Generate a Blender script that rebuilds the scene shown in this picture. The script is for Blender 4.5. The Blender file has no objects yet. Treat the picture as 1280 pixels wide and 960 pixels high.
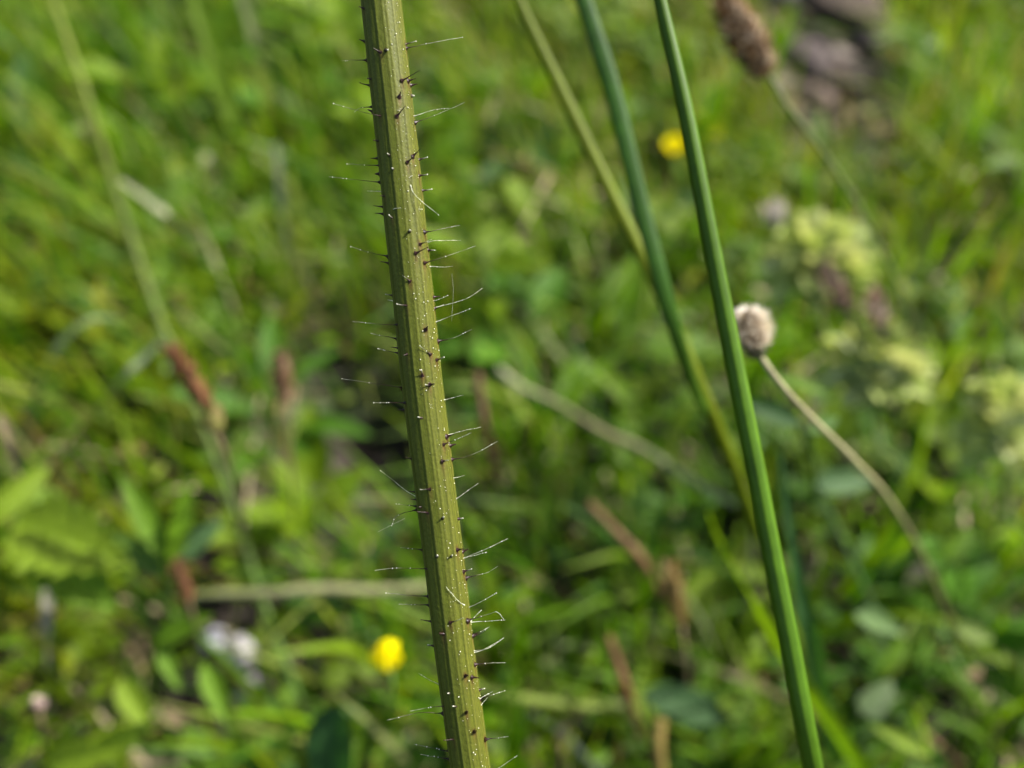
import bpy, math, random
import numpy as np
from mathutils import Vector, Matrix

random.seed(11)
RNG = np.random.default_rng(11)
S = bpy.context.scene
COL = S.collection

# ------------------------------------------------------------------ camera
W, H, FPX = 1280.0, 960.0, 1004.0          # photograph frame, focal length in its pixels
CAM = Vector((0.0, 0.0, 0.36))
PITCH, ROLL = math.radians(50), math.radians(6)
FOCUS = 0.088                               # the stem stands 9 cm from the lens
F = Vector((0, math.cos(PITCH), -math.sin(PITCH)))
R0 = Vector((1, 0, 0)); U0 = R0.cross(F)
R = R0 * math.cos(ROLL) + U0 * math.sin(ROLL)
U = R.cross(F)
cam_data = bpy.data.cameras.new('camera')
cam = bpy.data.objects.new('camera', cam_data); COL.objects.link(cam)
cam.matrix_world = Matrix(((R.x, U.x, -F.x, CAM.x), (R.y, U.y, -F.y, CAM.y), (R.z, U.z, -F.z, CAM.z), (0, 0, 0, 1)))
cam_data.sensor_width = 36.0
cam_data.lens = FPX / W * 36.0
cam_data.clip_start = 0.005
cam_data.clip_end = 100.0
cam_data.dof.use_dof = True
cam_data.dof.focus_distance = FOCUS + 0.0005
cam_data.dof.aperture_fstop = cam_data.lens / 2.75     # entrance pupil under 3 mm, a phone close-up
S.camera = cam

# ------------------------------------------------------------------ sky and sun
SUN_DIR = Vector((0.60, 0.32, 0.735)).normalized()      # towards the sun
world = bpy.data.worlds.new('World'); S.world = world; world.use_nodes = True
wn = world.node_tree.nodes; wl = world.node_tree.links
bg = wn['Background']
sky = wn.new('ShaderNodeTexSky'); sky.sky_type = 'NISHITA'; sky.sun_disc = False
sky.dust_density = 3.5; sky.ozone_density = 0.4
sky.sun_elevation = math.asin(SUN_DIR.z)
sky.sun_rotation = math.atan2(SUN_DIR.x, SUN_DIR.y)
wl.new(sky.outputs[0], bg.inputs[0]); bg.inputs[1].default_value = 0.11
ld = bpy.data.lights.new('sun', 'SUN'); ld.energy = 5.0; ld.angle = math.radians(0.53); ld.color = (1.0, 0.96, 0.90)
sun = bpy.data.objects.new('sun', ld); COL.objects.link(sun)
sun.rotation_euler = (-SUN_DIR).to_track_quat('-Z', 'Y').to_euler()
sun.location = SUN_DIR * 5

S.view_settings.view_transform = 'Standard'; S.view_settings.look = 'None'
S.view_settings.exposure = 1.27; S.view_settings.gamma = 1.0; S.view_settings.use_curve_mapping = False
S.render.engine = 'CYCLES'
S.cycles.use_denoising = True
S.cycles.max_bounces = 6; S.cycles.transmission_bounces = 4; S.cycles.diffuse_bounces = 4; S.cycles.glossy_bounces = 3
S.cycles.caustics_reflective = False; S.cycles.caustics_refractive = False
S.cycles.sample_clamp_indirect = 6.0

# ------------------------------------------------------------------ helpers
def ray(px, py):
    return F + R * ((px - W / 2) / FPX) - U * ((py - H / 2) / FPX)
def at(px, py, d):                       # a point d metres along the view axis
    return CAM + ray(px, py) * d
def gdepth(px, py, z=0.0):
    r = ray(px, py); return (z - CAM.z) / r.z
def gnd(px, py, z=0.0):
    return CAM + ray(px, py) * gdepth(px, py, z)
PX = FOCUS / FPX                         # size of one photo pixel at the stem

def tag(o, label=None, cat=None, group=None, kind=None):
    if label: o['label'] = label
    if cat: o['category'] = cat
    if group: o['group'] = group
    if kind: o['kind'] = kind
    return o
def link(name, mesh, parent=None, mat=None, M=None):
    o = bpy.data.objects.new(name, mesh); COL.objects.link(o)
    if mat is not None:
        o.data.materials.clear(); o.data.materials.append(mat)
    if parent is not None: o.parent = parent
    if M is not None: o.matrix_basis = M
    return o
def empty(name, loc, label, cat, group=None):
    o = bpy.data.objects.new(name, None); COL.objects.link(o); o.location = loc
    o.empty_display_size = 0.005
    return tag(o, label, cat, group)

def mesh_np(name, V, Q, C=None, T=None, smooth=True):
    """quads Q (n,4) and optional triangles T; C = linear colour per vertex"""
    m = bpy.data.meshes.new(name)
    V = np.asarray(V, np.float32); Q = np.asarray(Q, np.int32).reshape(-1, 4)
    T = np.zeros((0, 3), np.int32) if T is None else np.asarray(T, np.int32).reshape(-1, 3)
    nl = Q.size + T.size; nf = len(Q) + len(T)
    m.vertices.add(len(V)); m.vertices.foreach_set('co', V.ravel())
    m.loops.add(nl); m.loops.foreach_set('vertex_index', np.concatenate([Q.ravel(), T.ravel()]))
    m.polygons.add(nf)
    st = np.concatenate([np.arange(len(Q)) * 4, Q.size + np.arange(len(T)) * 3]).astype(np.int32)
    m.polygons.foreach_set('loop_start', st)
    m.polygons.foreach_set('use_smooth', np.full(nf, smooth, bool))
    m.update(calc_edges=True); m.validate()
    if C is not None:
        a = m.color_attributes.new('tint', 'FLOAT_COLOR', 'POINT')
        c4 = np.ones((len(V), 4), np.float32); c4[:, :3] = C; a.data.foreach_set('color', c4.ravel())
    return m

def spline(pts, n):
    """Catmull-Rom through pts, n samples"""
    P = np.array([tuple(p) for p in pts], float)
    P = np.vstack([2 * P[0] - P[1], P, 2 * P[-1] - P[-2]])
    seg = np.linalg.norm(np.diff(P[1:-1], axis=0), axis=1)
    cum = np.concatenate([[0], np.cumsum(seg)])
    out = []
    for s in np.linspace(0, cum[-1], n):
        k = min(max(np.searchsorted(cum, s, 'right') - 1, 0), len(seg) - 1)
        t = (s - cum[k]) / max(seg[k], 1e-12)
        p0, p1, p2, p3 = P[k], P[k + 1], P[k + 2], P[k + 3]
        out.append(0.5 * ((2 * p1) + (-p0 + p2) * t + (2 * p0 - 5 * p1 + 4 * p2 - p3) * t * t + (-p0 + 3 * p1 - 3 * p2 + p3) * t ** 3))
    return np.array(out)
def frames(P, hint):
    T = np.gradient(P, axis=0); T /= np.linalg.norm(T, axis=1)[:, None] + 1e-12
    hint = np.asarray(tuple(hint), float)
    A = np.cross(T, hint); A /= np.linalg.norm(A, axis=1)[:, None] + 1e-12     # sideways
    B = np.cross(A, T)                                                          # towards hint
    return T, A, B
def interp(a, n):
    a = np.atleast_1d(np.asarray(a, float))
    return np.interp(np.linspace(0, 1, n), np.linspace(0, 1, len(a)), a)

def tube(name, pts, rad, n=24, k=10, hint=None, flut=0.0, nf=6, C=None, squash=1.0):
    P = spline(pts, n) if len(pts) > 2 or n > 2 else np.array([tuple(p) for p in pts])
    T, A, B = frames(P, hint if hint is not None else -F)
    r = interp(rad, n)
    th = np.arange(k) / k * 2 * math.pi
    rr = r[:, None] * (1 + flut * np.cos(nf * th)[None, :])
    V = P[:, None, :] + rr[..., None] * (np.cos(th)[None, :, None] * A[:, None, :] + squash * np.sin(th)[None, :, None] * B[:, None, :])
    V = V.reshape(-1, 3)
    i = np.arange(n - 1)[:, None] * k; j = np.arange(k)[None, :]; j2 = (j + 1) % k
    Q = np.stack([i + j, i + j2, i + k + j2, i + k + j], -1).reshape(-1, 4)
    V = np.vstack([V, P[:1], P[-1:]]); e0 = n * k; e1 = e0 + 1
    jj = np.arange(k)
    Tr = np.vstack([np.stack([np.full(k, e0), (jj + 1) % k, jj], -1), np.stack([np.full(k, e1), (n - 1) * k + jj, (n - 1) * k + (jj + 1) % k], -1)])
    Cv = None
    if C is not None:
        C = np.atleast_2d(np.array(C, float))
        cr = np.stack([interp(C[:, q], n) for q in range(3)], -1)
        gq = np.random.default_rng(n * 7 + k)
        ang = 1 + .10 * gq.normal(0, 1, k); ang = .5 * ang + .25 * (np.roll(ang, 1) + np.roll(ang, -1))
        lon = 1 + .10 * np.sin(np.linspace(0, 19, n) + gq.uniform(0, 6)) + .05 * gq.normal(0, 1, n)
        mot = 1 + .06 * gq.normal(0, 1, (n, k))
        cc_ = cr[:, None, :] * (ang[None, :] * lon[:, None] * mot)[..., None]
        Cv = np.vstack([np.clip(cc_, 0, 1).reshape(-1, 3), cr[:1], cr[-1:]])
    return mesh_np(name, V, Q, Cv, Tr)

def blade(name, pts, width, n=20, hint=None, fold=0.25, C=(0.1, 0.2, 0.02), thick=0.0):
    """a grass blade: a ribbon with a keel along its middle"""
    P = spline(pts, n); T, A, B = frames(P, hint if hint is not None else -F)
    w = interp(width, n)[:, None]
    rows = [P - A * w / 2 + B * w * fold * .5, P - A * w / 4 + B * w * fold * .18, P, P + A * w / 4 + B * w * fold * .18, P + A * w / 2 + B * w * fold * .5]
    V = np.stack(rows, 1).reshape(-1, 3)
    i = np.arange(n - 1)[:, None] * 5; j = np.arange(4)[None, :]
    Q = np.stack([i + j, i + j + 1, i + j + 6, i + j + 5], -1).reshape(-1, 4)
    C = np.atleast_2d(np.array(C, float)); cr = np.stack([interp(C[:, q], n) for q in range(3)], -1)
    stripe = np.array([1.0, .86, 1.18, .86, 1.0])
    Cv = (cr[:, None, :] * stripe[None, :, None]).reshape(-1, 3)
    return mesh_np(name, V, Q, Cv)

def leaf_mesh(name, outline, L=1.0, Wd=0.4, n=14, m=7, fold=0.25, curl=0.3, tooth=0.0, teeth=8, vein=0.0, C=(0.08, 0.17, 0.02), stalk=0.0, seed=0):
    """a leaf lying along +Y, up +Z, with midrib fold, droop, teeth and raised side veins"""
    g = np.random.default_rng(seed)
    t = np.linspace(0, 1, n)
    if outline == 'lance': w = np.sin(math.pi * np.clip(t, 0, 1) ** .8) ** .8
    elif outline == 'ovate': w = np.sin(math.pi * t ** .62) ** .75
    elif outline == 'round': w = np.sqrt(np.clip(1 - (2 * t - 1) ** 2, 0, 1))
    elif outline == 'obovate': w = np.sin(math.pi * t ** 1.45) ** .7
    else: w = np.sin(math.pi * t) ** .6
    w = w * Wd / 2 + 0.004 * Wd
    if tooth: w = w * (1 + tooth * g.uniform(.5, 1.2, teeth + 2)[(t * teeth).astype(int)] * (((t * teeth) % 1.0) - .5) * -1.0)
    s = np.linspace(-1, 1, m)
    X = w[:, None] * s[None, :]
    Y = (t * L)[:, None] + 0 * X + (np.abs(s)[None, :] * tooth * L * .12)
    Z = np.abs(X) * fold * 2 - curl * L * (t[:, None] ** 2) * .6 + curl * L * t[:, None] * .25
    if vein:
        Z = Z + vein * L * np.sin((t[:, None] - np.abs(s)[None, :] * .18) * teeth * 2 * math.pi) * (np.abs(s)[None, :] > .05)
    Z = Z + g.normal(0, .006 * L, Z.shape)
    V = np.stack([X, Y, Z], -1).reshape(-1, 3)
    i = np.arange(n - 1)[:, None] * m; j = np.arange(m - 1)[None, :]
    Q = np.stack([i + j, i + j + 1, i + m + j + 1, i + m + j], -1).reshape(-1, 4)
    c = np.array(C, float)
    k = 1 + .35 * np.exp(-(s[None, :] / .16) ** 2) + g.normal(0, .05, (n, m))
    if vein: k = k + .22 * (np.sin((t[:, None] - np.abs(s)[None, :] * .18) * teeth * 2 * math.pi) > .6)
    Cv = (c[None, None, :] * k[..., None]).reshape(-1, 3)
    if stalk:
        st = np.array([[-.02, -stalk, -.3 * stalk], [.02, -stalk, -.3 * stalk], [.02, .02, 0], [-.02, .02, 0]]) * np.array([Wd, L, L])
        b = len(V); V = np.vstack([V, st]); Q = np.vstack([Q, [[b, b + 1, b + 2, b + 3]]]); Cv = np.vstack([Cv, np.tile(c, (4, 1))])
    return mesh_np(name, V, Q, Cv)

def orient(p0, p1, up, scale=None):
    """matrix that lays a +Y leaf of unit length from p0 to p1, its face towards up"""
    p0, p1 = Vector(p0), Vector(p1); y = p1 - p0; L = y.length; y.normalize()
    x = y.cross(Vector(up)); x.normalize(); z = x.cross(y)
    s = L if scale is None else scale
    M = Matrix(((x.x * s, y.x * s, z.x * s, p0.x), (x.y * s, y.y * s, z.y * s, p0.y), (x.z * s, y.z * s, z.z * s, p0.z), (0, 0, 0, 1)))
    return M

# ------------------------------------------------------------------ materials
def leaf_material(name, trans=0.42, rough=0.42, spec=0.4, noise_scale=600, noise_amt=0.25, yellow=(0.98, 1.12, 0.4), bump=0.0):
    m = bpy.data.materials.new(name); m.use_nodes = True
    n, l = m.node_tree.nodes, m.node_tree.links
    n.clear()
    out = n.new('ShaderNodeOutputMaterial')
    at_ = n.new('ShaderNodeAttribute'); at_.attribute_name = 'tint'
    tc = n.new('ShaderNodeTexCoord')
    nz = n.new('ShaderNodeTexNoise'); nz.inputs['Scale'].default_value = noise_scale; nz.inputs['Detail'].default_value = 3
    l.new(tc.outputs['Object'], nz.inputs['Vector'])
    mr = n.new('ShaderNodeMapRange'); mr.inputs['From Min'].default_value = .3; mr.inputs['From Max'].default_value = .7
    mr.inputs['To Min'].default_value = 1 - noise_amt; mr.inputs['To Max'].default_value = 1 + noise_amt
    l.new(nz.outputs['Fac'], mr.inputs['Value'])
    mx = n.new('ShaderNodeVectorMath'); mx.operation = 'SCALE'
    l.new(at_.outputs['Color'], mx.inputs[0]); l.new(mr.outputs['Result'], mx.inputs['Scale'])
    pb = n.new('ShaderNodeBsdfPrincipled')
    l.new(mx.outputs['Vector'], pb.inputs['Base Color'])
    pb.inputs['Roughness'].default_value = rough; pb.inputs['Specular IOR Level'].default_value = spec
    if bump:
        bp = n.new('ShaderNodeBump'); bp.inputs['Strength'].default_value = bump; bp.inputs['Distance'].default_value = 0.0005
        l.new(nz.outputs['Fac'], bp.inputs['Height']); l.new(bp.outputs['Normal'], pb.inputs['Normal'])
    if trans > 0:
        ym = n.new('ShaderNodeVectorMath'); ym.operation = 'MULTIPLY'; ym.inputs[1].default_value = yellow
        l.new(mx.outputs['Vector'], ym.inputs[0])
        tr = n.new('ShaderNodeBsdfTranslucent'); l.new(ym.outputs['Vector'], tr.inputs['Color'])
        ms = n.new('ShaderNodeMixShader'); ms.inputs[0].default_value = trans
        l.new(pb.outputs[0], ms.inputs[1]); l.new(tr.outputs[0], ms.inputs[2]); l.new(ms.outputs[0], out.inputs[0])
    else:
        l.new(pb.outputs[0], out.inputs[0])
    return m
M_GRASS = leaf_material('grass_blade', .5, .5, .2, 300, .2)
M_LEAF = leaf_material('broad_leaf', .48, .48, .25, 500, .22, bump=.3)
M_STALK = leaf_material('green_stalk', 0, .55, .14, 900, .15)
M_RUSH = leaf_material('rush_stem', 0, .45, .14, 500, .12)
M_DRY = leaf_material('dry_stalk', .12, .7, .2, 900, .3, (1.1, 1, .8))
M_PETAL = leaf_material('flower_petal', .35, .35, .4, 900, .1, (1.05, 1, .6))
M_SPECK = leaf_material('gland_bead', 0, .15, .9, 100, .05)
M_HAIR = leaf_material('bristle_hair', .25, .4, .35, 2000, .1, (1, 1, 1))
M_FLUFF = leaf_material('dry_floret', .45, .7, .15, 900, .2, (1, .97, .88))
M_STONE = leaf_material('stone', 0, .85, .2, 260, .45, bump=.8)

# main stem: fluted, striped along its length; colours per vertex carry the flutes' own pigments and a painted sun-side tone
M_STEM = leaf_material('hairy_stem_skin', 0, .55, .12, 2600, .10, bump=.15)
pb = [q for q in M_STEM.node_tree.nodes if q.type == 'BSDF_PRINCIPLED'][0]
pb.inputs['Subsurface Weight'].default_value = .45
pb.inputs['Sheen Weight'].default_value = .03; pb.inputs['Sheen Roughness'].default_value = .4; pb.inputs['Sheen Tint'].default_value = (.85, .9, .6, 1)
pb.inputs['Subsurface Radius'].default_value = (.9, .8, .3); pb.inputs['Subsurface Scale'].default_value = .0009

# ground: soil, moss and litter, colours darkened in place of shade
M_SOIL = bpy.data.materials.new('meadow_soil'); M_SOIL.use_nodes = True
n, l = M_SOIL.node_tree.nodes, M_SOIL.node_tree.links
pbs = n['Principled BSDF']; pbs.inputs['Roughness'].default_value = .9
tc = n.new('ShaderNodeTexCoord')
n1 = n.new('ShaderNodeTexNoise'); n1.inputs['Scale'].default_value = 45; n1.inputs['Detail'].default_value = 8; n1.inputs['Roughness'].default_value = .7
n2 = n.new('ShaderNodeTexNoise'); n2.inputs['Scale'].default_value = 9; n2.inputs['Detail'].default_value = 4
l.new(tc.outputs['Object'], n1.inputs['Vector']); l.new(tc.outputs['Object'], n2.inputs['Vector'])
cr = n.new('ShaderNodeValToRGB')
cr.color_ramp.elements[0].position = .34; cr.color_ramp.elements[0].color = (.010, .007, .005, 1)
cr.color_ramp.elements[1].position = .72; cr.color_ramp.elements[1].color = (.06, .042, .03, 1)
e = cr.color_ramp.elements.new(.52); e.color = (.022, .015, .010, 1)
l.new(n1.outputs['Fac'], cr.inputs[0])
moss = n.new('ShaderNodeMix'); moss.data_type = 'RGBA'
mrr = n.new('ShaderNodeMapRange'); mrr.inputs['From Min'].default_value = .5; mrr.inputs['From Max'].default_value = .62
l.new(n2.outputs['Fac'], mrr.inputs['Value']); l.new(mrr.outputs[0], moss.inputs['Factor'])
l.new(cr.outputs[0], moss.inputs['A']); moss.inputs['B'].default_value = (.035, .055, .012, 1)
l.new(moss.outputs['Result'], pbs.inputs['Base Color'])
bp = n.new('ShaderNodeBump'); bp.inputs['Strength'].default_value = .9; bp.inputs['Distance'].default_value = .004
l.new(n1.outputs['Fac'], bp.inputs['Height']); l.new(bp.outputs['Normal'], pbs.inputs['Normal'])

# ------------------------------------------------------------------ ground
SHADE_PIT = gnd(488, 535)  # centre of a pit sunk into the ground to deepen the shade here
def gh(x, y):
    return -.035 * np.exp(-((x - SHADE_PIT.x) ** 2 + (y - SHADE_PIT.y) ** 2) / (2 * .017 ** 2)) + .006 * np.sin(x * 17 + 1.3) * np.cos(y * 13) + .004 * np.sin(x * 41 + y * 29) + .0025 * np.sin(x * 97 - y * 71)
ax = np.concatenate([-np.geomspace(20, 1.3, 14), np.linspace(-1.2, 1.2, 300), np.geomspace(1.3, 20, 14)])
ay = np.concatenate([-np.geomspace(20, .5, 12), np.linspace(-.4, 1.8, 260), np.geomspace(1.9, 20, 14)])
gx, gy = np.meshgrid(ax, ay)
gz = gh(gx, gy) - .004
nx, ny = len(ax), len(ay)
ii = np.arange(ny - 1)[:, None] * nx; jj = np.arange(nx - 1)[None, :]
GQ = np.stack([ii + jj, ii + jj + 1, ii + nx + jj + 1, ii + nx + jj], -1).reshape(-1, 4)
ground = link('ground', mesh_np('ground', np.stack([gx, gy, gz], -1).reshape(-1, 3), GQ), None, M_SOIL)
tag(ground, 'dark soil under the meadow plants, shade mixed into its colour', None, None, 'structure')

# ------------------------------------------------------------------ bare patches in the meadow
# (centre on the ground, half width, reach towards the viewer, reach away)
BARE = []
def bare(px, py, hw, near, far):
    p = gnd(px, py); BARE.append((p.x, p.y, hw, near, far))
bare(1015, 75, .064, .20, .14)
bare(484, 538, .045, .075, .028)
bare(300, 835, .028, .06, .015)
bare(320, 705, .026, .045, .014)
bare(1130, 915, .018, .03, .012)
bare(30, 850, .016, .03, .012)
def keep(x, y, soft=.0):
    ok = np.ones(len(x), bool)
    for (cx, cy, hw, ne, fa) in BARE:
        dy = y - cy; ext = np.where(dy < 0, ne, fa)
        ok &= ((x - cx) / hw) ** 2 + (dy / ext) ** 2 > 1.0
    return ok

def scatter(n, y0=-.08, y1=1.7, gaps=True):
    y = RNG.uniform(y0, y1, n * 3); x = RNG.uniform(-1.6, 1.6, n * 3)
    k = (np.abs(x) < .26 + .78 * np.clip(y, 0, 9)) & (RNG.random(n * 3) < np.where(y < 1.0, 1, .5)) & (keep(x, y) | ((not gaps) & ((x - SHADE_PIT.x) ** 2 + (y - SHADE_PIT.y) ** 2 > .05 ** 2)))
    return x[k][:n], y[k][:n]

def patch(x, y, s, ph):
    return .5 + .25 * np.sin(x * s + ph) * np.cos(y * s * .8 + ph * 2) + .25 * np.sin((x + y) * s * .6 + ph * 3)

GREENS = np.array([[.074, .150, .003], [.110, .178, .003], [.046, .120, .005], [.115, .150, .028], [.024, .072, .006], [.160, .205, .010], [.110, .092, .030], [.160, .185, .075]])
def greens(x, y, p=None):
    k = patch(x, y, 9, 1.0)
    pr = np.array(p if p is not None else [.27, .21, .2, .09, .08, .06, .04, .05])
    idx = RNG.choice(len(GREENS), len(x), p=pr)
    k2 = patch(x, y, 23, 2.2)
    c = GREENS[idx] * RNG.uniform(.8, 1.25, (len(x), 1)) * (1.0 + .35 * k2)[:, None]
    c[:, 0] *= .95 + .45 * k
    return c

def grass_stuff(name, n, lmin, lmax, wmin, wmax, lean, label, p=None, segs=6, colors=None, z0=0.0, flat=False, mat=None, cat='grass'):
    x, y = scatter(n, gaps=not flat); n = len(x)
    L = RNG.uniform(lmin, lmax, n) * (.75 + .5 * patch(x, y, 11, .4))
    Wd = RNG.uniform(wmin, wmax, n) * (1 + .35 * np.clip((y - .2) / .5, 0, 1.4) * (not flat))
    az = RNG.uniform(0, 2 * math.pi, n)
    ln = RNG.uniform(*lean, n); bend = RNG.uniform(.2, 1.5, n)
    dx = np.cos(az) * ln - .22 * (not flat); dy = np.sin(az) * ln
    t = np.linspace(0, 1, segs + 1)
    base = np.stack([x, y, gh(x, y) + z0 * RNG.random(n)], -1)
    hor = (t[None, :] * .35 + t[None, :] ** 2 * bend[:, None] * .65)
    px_ = base[:, None, 0] + dx[:, None] * L[:, None] * hor
    py_ = base[:, None, 1] + dy[:, None] * L[:, None] * hor
    vz = np.sqrt(np.clip(1 - np.minimum(ln, .98) ** 2, .02, 1)) if not flat else np.full(n, .06)
    pz = base[:, None, 2] + vz[:, None] * L[:, None] * (t[None, :] - .32 * np.minimum(bend, 1.4)[:, None] * t[None, :] ** 2.4)
    P = np.stack([px_, py_, pz], -1)
    fa = az + RNG.uniform(-.9, .9, n) + math.pi / 2
    side = np.stack([np.cos(fa), np.sin(fa), RNG.uniform(-.3, .3, n)], -1)
    prof = np.array([.7, 1, 1, .95, .8, .5, .06]) if segs == 6 else np.interp(t, [0, .2, .6, 1], [.7, 1, .9, .06])
    hw = Wd[:, None] * prof[None, :] * .5
    V = np.stack([P - side[:, None, :] * hw[..., None], P + side[:, None, :] * hw[..., None]], 2)
    V = V.reshape(-1, 3)
    b = (np.arange(n) * (segs + 1) * 2)[:, None] + (np.arange(segs) * 2)[None, :]
    Q = np.stack([b, b + 1, b + 3, b + 2], -1).reshape(-1, 4)
    c = greens(x, y, p) if colors is None else np.array(colors)[RNG.integers(0, len(colors), n)] * RNG.uniform(.7, 1.25, (n, 1))
    sh = np.linspace(.92, 1.08, segs + 1)
    C = np.repeat((c[:, None, :] * sh[None, :, None]).reshape(-1, 3), 2, 0)
    o = link(name, mesh_np(name, V, Q, C), None, mat or M_GRASS)
    return tag(o, label, cat, None, 'stuff')

def leaf_stuff(name, n, smin, smax, zmax, aspect, label, tilt=.9, p=None):
    x, y = scatter(n); n = len(x)
    Ls = RNG.uniform(smin, smax, n) * (1 + .3 * np.clip((y - .15) / .5, 0, 1.4))
    az = RNG.uniform(0, 2 * math.pi, n); el = RNG.normal(.15, .45, n); rl = RNG.normal(0, .5 * tilt, n)
    d = np.stack([np.cos(az) * np.cos(el), np.sin(az) * np.cos(el), np.sin(el)], -1)
    s0 = np.stack([-np.sin(az), np.cos(az), 0 * az], -1); u0 = np.cross(d, s0)
    s = s0 * np.cos(rl)[:, None] + u0 * np.sin(rl)[:, None]; u = np.cross(s, d) * -1
    z = gh(x, y) + zmax * RNG.random(n) ** .8 * (.5 + .6 * patch(x, y, 11, .4))
    base = np.stack([x, y, z], -1)
    t = np.array([0, .25, .55, .82, 1.0]); w = np.array([.06, .78, 1, .7, .06]) * aspect / 2
    droop = -.22 * t ** 2
    mid = base[:, None, :] + Ls[:, None, None] * (d[:, None, :] * t[None, :, None] + u[:, None, :] * droop[None, :, None])
    off = Ls[:, None, None] * w[None, :, None]
    up = u[:, None, :] * off * .35
    V = np.stack([mid - s[:, None, :] * off + up, mid, mid + s[:, None, :] * off + up], 2).reshape(-1, 3)
    b = (np.arange(n) * 15)[:, None, None] + (np.arange(4) * 3)[None, :, None] + np.arange(2)[None, None, :]
    Q = np.stack([b, b + 1, b + 4, b + 3], -1).reshape(-1, 4)
    C = np.repeat(greens(x, y, p), 15, 0)
    o = link(name, mesh_np(name, V, Q, C), None, M_LEAF)
    return tag(o, label, 'ground cover', None, 'stuff')

grass_stuff('meadow_grass', 32000, .045, .125, .0011, .0032, (.05, .75), 'dense sunlit meadow grass filling the blurred backdrop')
leaf_stuff('ground_cover_leaves', 15000, .005, .015, .05, .55, 'mat of small green leaves between the grass blades')
grass_stuff('dry_litter', 5200, .02, .10, .0012, .003, (.6, .98), 'pale dead grass litter lying on the soil',
            colors=[(.22, .17, .09), (.30, .25, .15), (.14, .08, .04), (.20, .15, .09)], flat=True, z0=.03, mat=M_DRY, cat='litter')

# far meadow beyond the part in view, so that the ground is not bare from a step aside
def far_grass():
    n = 9000
    r = RNG.uniform(.9, 5.0, n); a = RNG.uniform(-.3, math.pi + .3, n)
    x = np.cos(a) * r; y = np.sin(a) * r
    k = (y > 1.6) | (np.abs(x) > .3 + .78 * np.clip(y, 0, 9)); x, y = x[k], y[k]; n = len(x)
    L = RNG.uniform(.06, .13, n); Wd = RNG.uniform(.003, .007, n); az = RNG.uniform(0, 6.283, n); ln = RNG.uniform(.1, .6, n)
    t = np.linspace(0, 1, 4)
    P = np.stack([x[:, None] + (np.cos(az) * ln * L)[:, None] * t ** 2, y[:, None] + (np.sin(az) * ln * L)[:, None] * t ** 2, gh(x, y)[:, None] + L[:, None] * t], -1)
    side = np.stack([-np.sin(az), np.cos(az), 0 * az], -1); hw = Wd[:, None] * np.array([.8, 1, .7, .05]) * .5
    V = np.stack([P - side[:, None] * hw[..., None], P + side[:, None] * hw[..., None]], 2).reshape(-1, 3)
    b = (np.arange(n) * 8)[:, None] + (np.arange(3) * 2)[None, :]
    Q = np.stack([b, b + 1, b + 3, b + 2], -1).reshape(-1, 4)
    o = link('distant_grass', mesh_np('distant_grass', V, Q, np.repeat(greens(x, y), 8, 0)), None, M_GRASS)
    tag(o, 'grass of the meadow further out', 'grass', None, 'stuff')
far_grass()

# ------------------------------------------------------------------ plants one can count: grass tufts, clovers, leafy herbs
def variants(fn, k): return [fn(i) for i in range(k)]
def tuft_blade(i):
    g = random.Random(100 + i); L = 1.0
    b = g.uniform(.2, .75)
    c = GREENS[g.choice([0, 1, 2, 0, 1, 3])] * g.uniform(.85, 1.2)
    return blade('blade', [(0, 0, 0), (0, .08 * b, .35), (0, .3 * b, .68), (0, .75 * b, .92 - .25 * b)], [.028, .045, .042, .03, .004], 12, (0, -1, .2), .3, [c * .85, c, c * 1.1])
BLADES = variants(tuft_blade, 9)
for m_ in BLADES: m_.materials.append(M_GRASS)
def herb_leaf(i):
    g = random.Random(300 + i)
    kind = ['lance', 'ovate', 'obovate', 'lance', 'ovate'][i % 5]
    c = GREENS[[0, 1, 2, 4, 1, 0][i % 6]] * g.uniform(.85, 1.2)
    return leaf_mesh('leaf', kind, 1, g.uniform(.2, .3) if kind == 'lance' else g.uniform(.4, .55), 12, 5, g.uniform(.1, .3), g.uniform(.1, .5), 0 if i % 2 else .12, 9, .006, c, .25, i)
LEAVES = variants(herb_leaf, 10)
for m_ in LEAVES: m_.materials.append(M_LEAF)
def clover_leaf(i):
    g = random.Random(500 + i); c = GREENS[[0, 2, 1][i % 3]] * g.uniform(.8, 1.15)
    Vs, Qs, Cs = [], [], []; off = 0
    lm = leaf_mesh('tmp', 'obovate', 1, .85, 7, 5, .2, .25, 0, 8, 0, c, 0, i)
    co = np.empty(len(lm.vertices) * 3, np.float32); lm.vertices.foreach_get('co', co); co = co.reshape(-1, 3)
    q = np.empty(len(lm.polygons) * 4, np.int32); lm.polygons.foreach_get('vertices', q); q = q.reshape(-1, 4)
    for a in (0, 2.1, 4.2):
        ca, sa = math.cos(a), math.sin(a)
        Vs.append(co @ np.array([[ca, sa, 0], [-sa, ca, 0], [0, 0, 1]])); Qs.append(q + off); off += len(co); Cs.append(np.tile(c * g.uniform(.9, 1.1), (len(co), 1)))
    bpy.data.meshes.remove(lm)
    V = np.vstack(Vs + [np.array([[-.04, 0, -.01], [.04, 0, -.01], [.04, .3, -2.6], [-.04, .3, -2.6], [0, -.04, -.01], [0, .04, -.01], [0, .34, -2.6], [0, .26, -2.6]])])
    Q = np.vstack(Qs + [np.array([[off, off + 1, off + 2, off + 3], [off + 4, off + 5, off + 6, off + 7]])])
    C = np.vstack(Cs + [np.tile(c, (8, 1))])
    return mesh_np('leaf', V, Q, C)
CLOVER = variants(clover_leaf, 6)
for m_ in CLOVER: m_.materials.append(M_LEAF)

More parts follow.
